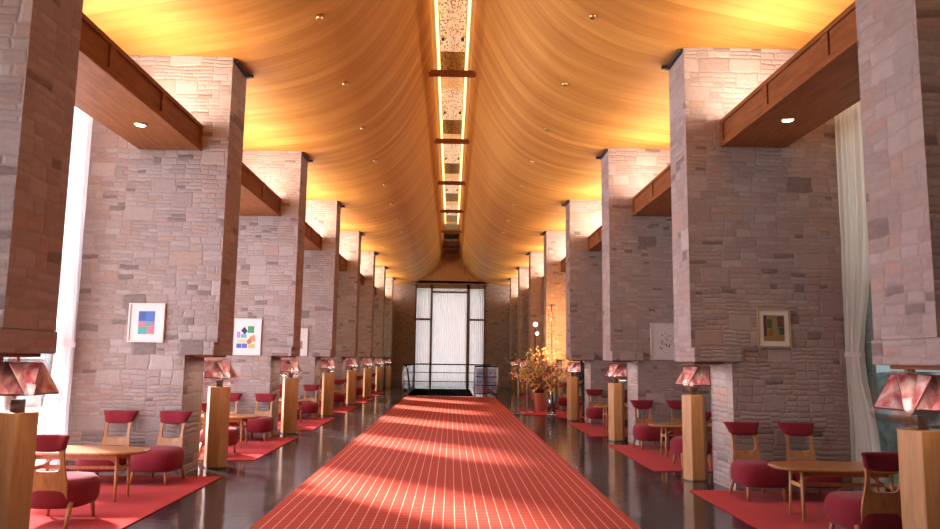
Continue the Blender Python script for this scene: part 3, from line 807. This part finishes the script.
# ------------------------------------------------------------------ flower arrangement and things around it
fx, fyy = 2.55, 21.4
fa = thing('flower_arrangement', 'big arrangement of flowering branches in a pink pot on the red mat', 'plant', (fx, fyy, .014))
MB().lathe([(.12, 0), (.13, .01), (.15, .50), (.16, .53), (.145, .53), (.13, .5), (.001, .48)], 28).build('pot', M['terracotta'], fa)
br = MB(); lf = MB(); rs = random.Random(11)
mats_lf = [plain('blossom_gold', (.62, .42, .14), .7), plain('blossom_pink', (.70, .38, .28), .7), plain('leaf_green', (.26, .30, .05), .7), plain('leaf_brown', (.20, .09, .04), .8), plain('blossom_cream', (.72, .55, .32), .7)]
for i in range(150):
    a = rs.uniform(0, 2 * PI); rr = rs.uniform(.1, 1.15) ** .8; hh = rs.uniform(.85, 1.95) - .30 * rr
    p0 = Vector((.08 * math.cos(a), .08 * math.sin(a), .48)); p3 = Vector((rr * math.cos(a), rr * math.sin(a) * .8, hh))
    p1 = p0 + Vector((.05 * math.cos(a), .05 * math.sin(a), .4)); pts = []
    for j in range(7):
        t = j / 6; pts.append(p0 * (1 - t) ** 2 + p1 * 2 * t * (1 - t) + p3 * t * t + Vector((rs.gauss(0, .012), rs.gauss(0, .012), 0)))
    br.tube(pts, [.008 - .001 * j for j in range(7)], 5)
    kind = rs.choice([0, 0, 1, 1, 1, 3, 4, 3]) if i > 22 else 2
    for j in range(26):
        t = rs.uniform(.3, 1); q = pts[int(t * 5.99)].lerp(pts[min(6, int(t * 5.99) + 1)], (t * 5.99) % 1) + Vector((rs.gauss(0, .03), rs.gauss(0, .03), rs.gauss(0, .03)))
        s = rs.uniform(.022, .052); e = Euler((rs.uniform(0, 6), rs.uniform(0, 6), rs.uniform(0, 6))).to_matrix()
        vs = [q + e @ Vector(v) * s for v in ((-1, 0, 0), (0, .55, .15), (1, 0, 0), (0, -.55, .15), (0, 0, -.25))]
        lf.add(vs, [(0, 1, 4), (1, 2, 4), (2, 3, 4), (3, 0, 4), (0, 3, 2, 1)], kind if rs.random() < .75 else rs.choice([0, 1, 3, 4]))
br.build('branches', M['mullion'], fa); lf.build('blossoms', mats_lf, fa)
f = MB(); f.box(-.60, .23, -1.35, 1.25, 0, .014)
o = f.build('mat', M['rug'], bevel=.003); o.location = (fx - .05 + .05, fyy + .0, 0); tag(o, 'bright red mat under the flowering branches', 'mat')
# glass bead column
bc = thing('bead_column', 'clear acrylic column with hanging glass beads in front of the flowers', 'ornament', (2.74, 20.25, 0))
MB().lathe([(.13, .0), (.13, .02), (.11, .03)], 24).build('base', M['steel'], bc)
MB().lathe([(.11, .03), (.11, .62), (.10, .62), (.10, .03)], 24).build('cylinder', M['rail_glass'], bc)
MB().tube([(0, 0, .03), (0, 0, 3.0)], .012, 8).build('pole', M['steel'], bc)
bd = MB(); rs = random.Random(4)
for j in range(5):
    x, y = .10 * math.cos(j * 1.26), .10 * math.sin(j * 1.26)
    for i in range(14):
        z = 2.95 - i * .1 - .02 * j
        bd.lathe([(.001, z - .025), (.015, z - .012), (.02, z), (.015, z + .012), (.001, z + .025)], 6, 0, (x, y))
bd.build('glass_beads', M['acrylic'], bc)
MB().lathe([(.001, 3.0), (.12, 2.99), (.12, 2.97), (.001, 2.97)], 20).build('crown_ring', M['steel'], bc)
# spotlight pole
lp = thing('lamp_pole', 'slim black pole lamp with two glowing globes behind the flowering branches', 'lamp', (2.56, 22.62, 0))
MB().lathe([(.18, 0), (.18, .02), (.03, .04)], 20).build('base', M['black'], lp)
MB().tube([(0, 0, .03), (0, 0, 2.55)], .018, 8).build('pole', M['black'], lp)
for (dx, z, r_) in ((0.0, 2.55, .065), (.05, 2.27, .05)):
    MB().lathe([(.001, z - r_)] + [(r_ * math.cos(t), z + r_ * math.sin(t)) for t in [-1.2, -.8, -.4, 0, .4, .8, 1.2]] + [(.001, z + r_)], 18, 0, (dx, -.09)).build('globe', M['globe'], lp)
    MB().tube([(0, 0, z), (dx, -.05, z)], .012, 6).build('arm', M['black'], lp)
spot('flower_spot', (2.6, 20.4, 1.9), (3.5, 22.5, 2.4), 950, (1, .42, .14), 1.7, .9, .1)
spot('flower_spot', (2.2, 20.0, 3.6), (2.55, 21.4, 1.3), 420, (1, .60, .26), 1.1, .9, .1)
# acrylic sign posts
sp = thing('rope_post', '', 'post', (0, 0, 0)); su = [False]
MB().box(-.17, .17, -.13, .13, 0, .02).build('foot', M['steel'], sp, bevel=.004)
MB().box(-.022, .022, -.02, .02, .02, 1.0).build('shaft', M['steel'], sp, bevel=.004)
place(sp, su, (1.88, 20.6, 0), 0, 'slim steel rope post nearer the red runner', 'slim posts by the flowers')
place(sp, su, (2.16, 21.05, 0), 0, 'slim steel rope post close to the flowers', 'slim posts by the flowers')

# ------------------------------------------------------------------ railing round the stair
rl = thing('railing', 'dark stair railing with bluish glass panels at the end of the runner', 'railing', (0, 0, 0))
def rail(pts, r, name, mat, n=8): MB().tube(pts, r, n).build(name, mat, rl)
xl, xr, ya, yb = -1.86, 1.84, 29.25, 36.5
H = 1.18
for p in ((xl, ya), (xl, (ya + yb) / 2), (xl, yb), (xr, ya), (xr, (ya + yb) / 2), (xr, yb), (.95, ya)): rail([(p[0], p[1], 0), (p[0], p[1], H)], .028, 'post', M['steel'])
rail([(xl, ya, H), (xl, yb, H), (xr, yb, H), (xr, ya, H), (.95, ya, H)], .032, 'handrail', M['black'])
for z in (.35, .78): rail([(xl, yb, z), (xr, yb, z)], .018, 'crossrail', M['black'])
for z in (.12, .45, .78):
    rail([(.95, ya, z), (xr, ya, z)], .018, 'crossrail', M['black']); rail([(xl, ya, z), (xl, yb, z)], .016, 'crossrail', M['black']); rail([(xr, ya, z), (xr, yb, z)], .016, 'crossrail', M['black'])
for b3 in ((xl - .012, xl + .012, ya + .05, yb - .05), (xr - .012, xr + .012, ya + .05, yb - .05), (1.0, xr - .04, ya - .01, ya + .01)):
    MB().box(*b3, .1, H - .06).build('glass_panel', M['rail_glass'], rl)
rail([(.95, ya + .02, H), (.99, ya + 2.2, .12)], .028, 'stair_handrail', M['black']); rail([(xl + .12, ya, H), (xl + .18, ya + 2.2, .1)], .028, 'stair_handrail', M['black'])

# ------------------------------------------------------------------ the attendant half hidden behind the fourth right stand
def person(loc, rz):
    vs = [(0, 0, .92), (0, .0, 1.05), (0, .01, 1.22), (0, .0, 1.36), (0, .005, 1.43), (0, .02, 1.50),      # pelvis .. neck
          (-.09, 0, .88), (-.10, .01, .50), (-.10, -.02, .09), (-.10, .12, .035),
          (.09, 0, .88), (.10, .01, .50), (.10, -.02, .09), (.10, .12, .035),
          (-.17, 0, 1.36), (-.215, -.02, 1.12), (-.17, .10, .93), (-.11, .17, .92),
          (.17, 0, 1.36), (.215, -.02, 1.12), (.17, .10, .93), (.11, .17, .92)]
    es = [(0, 1), (1, 2), (2, 3), (3, 4), (4, 5), (0, 6), (6, 7), (7, 8), (8, 9), (0, 10), (10, 11), (11, 12), (12, 13), (3, 14), (14, 15), (15, 16), (16, 17), (3, 18), (18, 19), (19, 20), (20, 21)]
    rad = [(.15, .11), (.13, .095), (.155, .105), (.13, .085), (.055, .055), (.05, .05), (.085, .09), (.055, .058), (.04, .045), (.032, .028), (.085, .09), (.055, .058), (.04, .045), (.032, .028),
           (.06, .06), (.045, .045), (.034, .034), (.026, .03), (.06, .06), (.045, .045), (.034, .034), (.026, .03)]
    me = bpy.data.meshes.new('person'); me.from_pydata(vs, es, [])
    o = bpy.data.objects.new('person', me); C.objects.link(o)
    md = o.modifiers.new('skin', 'SKIN'); md.use_smooth_shade = True
    if not me.skin_vertices:
        me.attributes  # layer is created with the modifier below
    bm = bmesh.new(); bm.from_mesh(me); lay = bm.verts.layers.skin.verify()
    for v, r in zip(bm.verts, rad): v[lay].radius = r
    bm.verts.ensure_lookup_table(); bm.verts[0][lay].use_root = True
    bm.to_mesh(me); bm.free()
    sb = o.modifiers.new('sub', 'SUBSURF'); sb.levels = 2; sb.render_levels = 2
    me.materials.append(plain('black_suit', (.012, .011, .012), .7))
    o.location = loc; o.rotation_euler = (0, 0, rz)
    skin = plain('skin', (.55, .31, .21), .55)
    h = MB(); rg = []
    for z, a, b2, cy in ((1.50, .045, .05, .02), (1.53, .055, .075, .035), (1.57, .068, .09, .035), (1.62, .074, .096, .03), (1.66, .074, .096, .025), (1.70, .064, .084, .02), (1.725, .04, .055, .015), (1.735, .01, .015, .015)):
        rg.append([(a * math.cos(2 * PI * k / 18), cy + b2 * math.sin(2 * PI * k / 18), z) for k in range(18)])
    h.rings(rg); h.tube([(0, .125, 1.63), (0, .148, 1.60), (0, .13, 1.59)], [.008, .014, .012], 8)
    for s in (-1, 1): h.tube([(s * .074, .03, 1.585), (s * .08, .025, 1.61), (s * .074, .02, 1.64)], [.01, .014, .01], 6)
    hd = h.build('head', skin, o)
    for s in (-1, 1):
        e = MB(); e.tube([(s * .03 - .012, .115, 1.625), (s * .03, .122, 1.625), (s * .03 + .012, .115, 1.625)], [.004, .008, .004], 6)
        e.build('eye', M['black'], hd)
    m_ = MB(); m_.tube([(-.022, .118, 1.562), (0, .127, 1.56), (.022, .118, 1.562)], [.004, .006, .004], 6); m_.build('mouth', plain('lips', (.45, .16, .13), .5), hd)
    hr = MB(); hr.rings([[((a + .008) * math.cos(2 * PI * k / 18), cy - .012 + (b2) * math.sin(2 * PI * k / 18), z) for k in range(18)] for z, a, b2, cy in ((1.655, .074, .094, .012), (1.70, .068, .088, .012), (1.735, .045, .06, .01), (1.75, .01, .015, .01))])
    hr.build('hair', plain('dark_hair', (.02, .014, .01), .5), hd)
    s_ = MB(); s_.add([(-.045, .098, 1.42), (.045, .098, 1.42), (.0, .135, 1.20), (-.03, .08, 1.47), (.03, .08, 1.47)], [(0, 2, 1), (0, 1, 4, 3)]); s_.build('shirt_front', M['white'], o, fix=False)
    for s in (-1, 1):
        g = MB(); base = Vector((s * .10, .185, .92))
        g.tube([(s * .115, .16, .92), (s * .10, .20, .915), (s * .09, .235, .905)], [.024, .032, .026], 8)
        for i, ln in enumerate((.055, .065, .06, .045)):
            p = base + Vector((-s * (-.026 + .017 * i), .045, -.01)); g.tube([p, p + Vector((0, ln * .5, -.012)), p + Vector((0, ln * .75, -.035))], [.0085, .008, .006], 6)
        p = base + Vector((-s * .03, .0, 0)); g.tube([p, p + Vector((-s * .02, .02, -.01)), p + Vector((-s * .02, .045, -.02))], [.010, .009, .007], 6)
        g.build('hand', skin, o)
    tag(o, 'person in black suit and white shirt standing half hidden behind a display stand', 'person')
    return o
person((3.42, 19.65, .012), math.radians(150))

# ------------------------------------------------------------------ outside
f = MB(); f.box(5.2, 40, -20, 70, -.4, -.3); f.box(-40, -5.2, -20, 70, -.4, -.3)
tag(f.build('ground', plain('lawn', (.10, .16, .09), .9, noise=.3)), 'lawn outside the windows', kind='structure')
hm, nt, b = new_mat('hedge_leaf'); tc = N(nt, 'ShaderNodeTexCoord'); nz = N(nt, 'ShaderNodeTexNoise', Scale=5.0, Detail=5.0); L(nt, tc.outputs['Object'], nz.inputs['Vector'])
L(nt, ramp(nt, nz.outputs['Fac'], [(.35, rgb(.05, .12, .11)), (.65, rgb(.30, .42, .40))]), b.inputs['Base Color']); b.inputs['Roughness'].default_value = .8
f = MB(); n = 60
rs = random.Random(2); hh = [1.1 + .25 * rs.random() for _ in range(n + 1)]
f.rings([[(9 + .3 * rs.random(), -5 + 50 * i / n, -.3), (8.8 + .3 * rs.random(), -5 + 50 * i / n, hh[i] * .7), (9.3, -5 + 50 * i / n, hh[i]), (10.2, -5 + 50 * i / n, hh[i]), (10.5, -5 + 50 * i / n, -.3)] for i in range(n + 1)], 0, True, True)
tag(f.build('hedge', hm), 'clipped bluish hedge outside the right windows', 'hedge', kind='stuff')

f = MB(); f.box(-11, 6, YF + .45, YF + 9, 5.7, 5.9)  # unseen slab on posts, added to block sun from the far window
for cx_ in (-10.6, 5.6): f.box(cx_ - .15, cx_ + .15, YF + 8.4, YF + 8.7, -.3, 5.7)
tag(f.build('sun_block', M['plaster']), 'unseen slab added to keep the sun off the far end window', kind='structure')
# daylight through the windows
for k in range(0, 9):
    y0, y1 = YL(k) + T, min(YL(k + 1), YF)
    if y1 - y0 > 3:
        p = {0: 400, 1: 780, 2: 800, 3: 500, 4: 70, 5: 20, 6: 12, 7: 12, 8: .01}[k]
        area('daylight', (-4.98, (y0 + y1) / 2, 2.6), (0, -PI / 2, 0), 5.0, y1 - y0, p, (.86, .80, 1))
    y0, y1 = YR(k) + T, min(YR(k + 1), YF)
    if y1 - y0 > 3:
        p = {0: 40, 1: 60, 2: 40, 3: 25, 4: 10, 5: 5, 6: 5, 7: 5, 8: .01}[k]
        area('daylight', (5.6, (y0 + y1) / 2, 3.9), (0, PI / 2, 0), 2.4, y1 - y0, p, (1, .86, .90))
area('daylight', (-.08, YF + .8, 2.6), (-PI / 2, 0, 0), 3.6, 5.0, 230, (1, .84, .86))
s = bpy.data.lights.new('sun', 'SUN'); s.energy = 62.0; s.angle = math.radians(6); s.color = (1, .84, .84)
so = bpy.data.objects.new('sun', s); C.objects.link(so); so.location = (-12, 20, 12)
so.rotation_euler = Vector((1, -1.05, -.86)).to_track_quat('-Z', 'Y').to_euler()
# linear lamps lying behind the lips of the ceiling slot
for sx in (-1, 1):
    area('slot_light', (SX + sx * .41, 20, 7.16), (PI, sx * .3, 0), .04, 36, 60, (1, .70, .34))
# unseen strips added mid-slot to brighten the upper edges of the drape
for sx in (-1, 1):
    area('slot_light', (SX + sx * .12, 20, 7.13), (0, -sx * PI / 2, 0), .05, 36, 42, (1, .66, .28))
# fill light added inside the slot, shining down into the hall
area('slot_light', (SX, 20, 7.85), (0, 0, 0), .5, 36, 22, (1, .74, .46))

w = bpy.data.worlds.new('world'); scn.world = w; w.use_nodes = True
bg = w.node_tree.nodes['Background']; bg.inputs[0].default_value = rgb(.62, .80, .86); bg.inputs[1].default_value = .9

# ------------------------------------------------------------------ camera
cam = bpy.data.cameras.new('camera'); co = bpy.data.objects.new('camera', cam); C.objects.link(co); scn.camera = co
cam.sensor_width = 36; cam.lens = 738.0 * 36 / 940
co.location = (0, 0, 1.5)
pi_, ya_, ro_ = .1262, .0238, .0134
Rm = Matrix.Rotation(-ya_, 4, 'Z') @ Matrix.Rotation(PI / 2 + pi_, 4, 'X') @ Matrix.Rotation(ro_, 4, 'Z')
co.matrix_world = Matrix.Translation((0, 0, 1.5)) @ Rm
cam.clip_start = .05; cam.clip_end = 300

scn.view_settings.view_transform = 'Standard'; scn.view_settings.look = 'None'; scn.view_settings.gamma = 1
scn.view_settings.use_curve_mapping = False
scn.view_settings.exposure = -0.2
scn.cycles.max_bounces = 10; scn.cycles.diffuse_bounces = 5; scn.cycles.glossy_bounces = 4; scn.cycles.transparent_max_bounces = 16
scn.cycles.sample_clamp_indirect = 6.0; scn.cycles.use_denoising = True
scn.cycles.caustics_reflective = False; scn.cycles.caustics_refractive = False
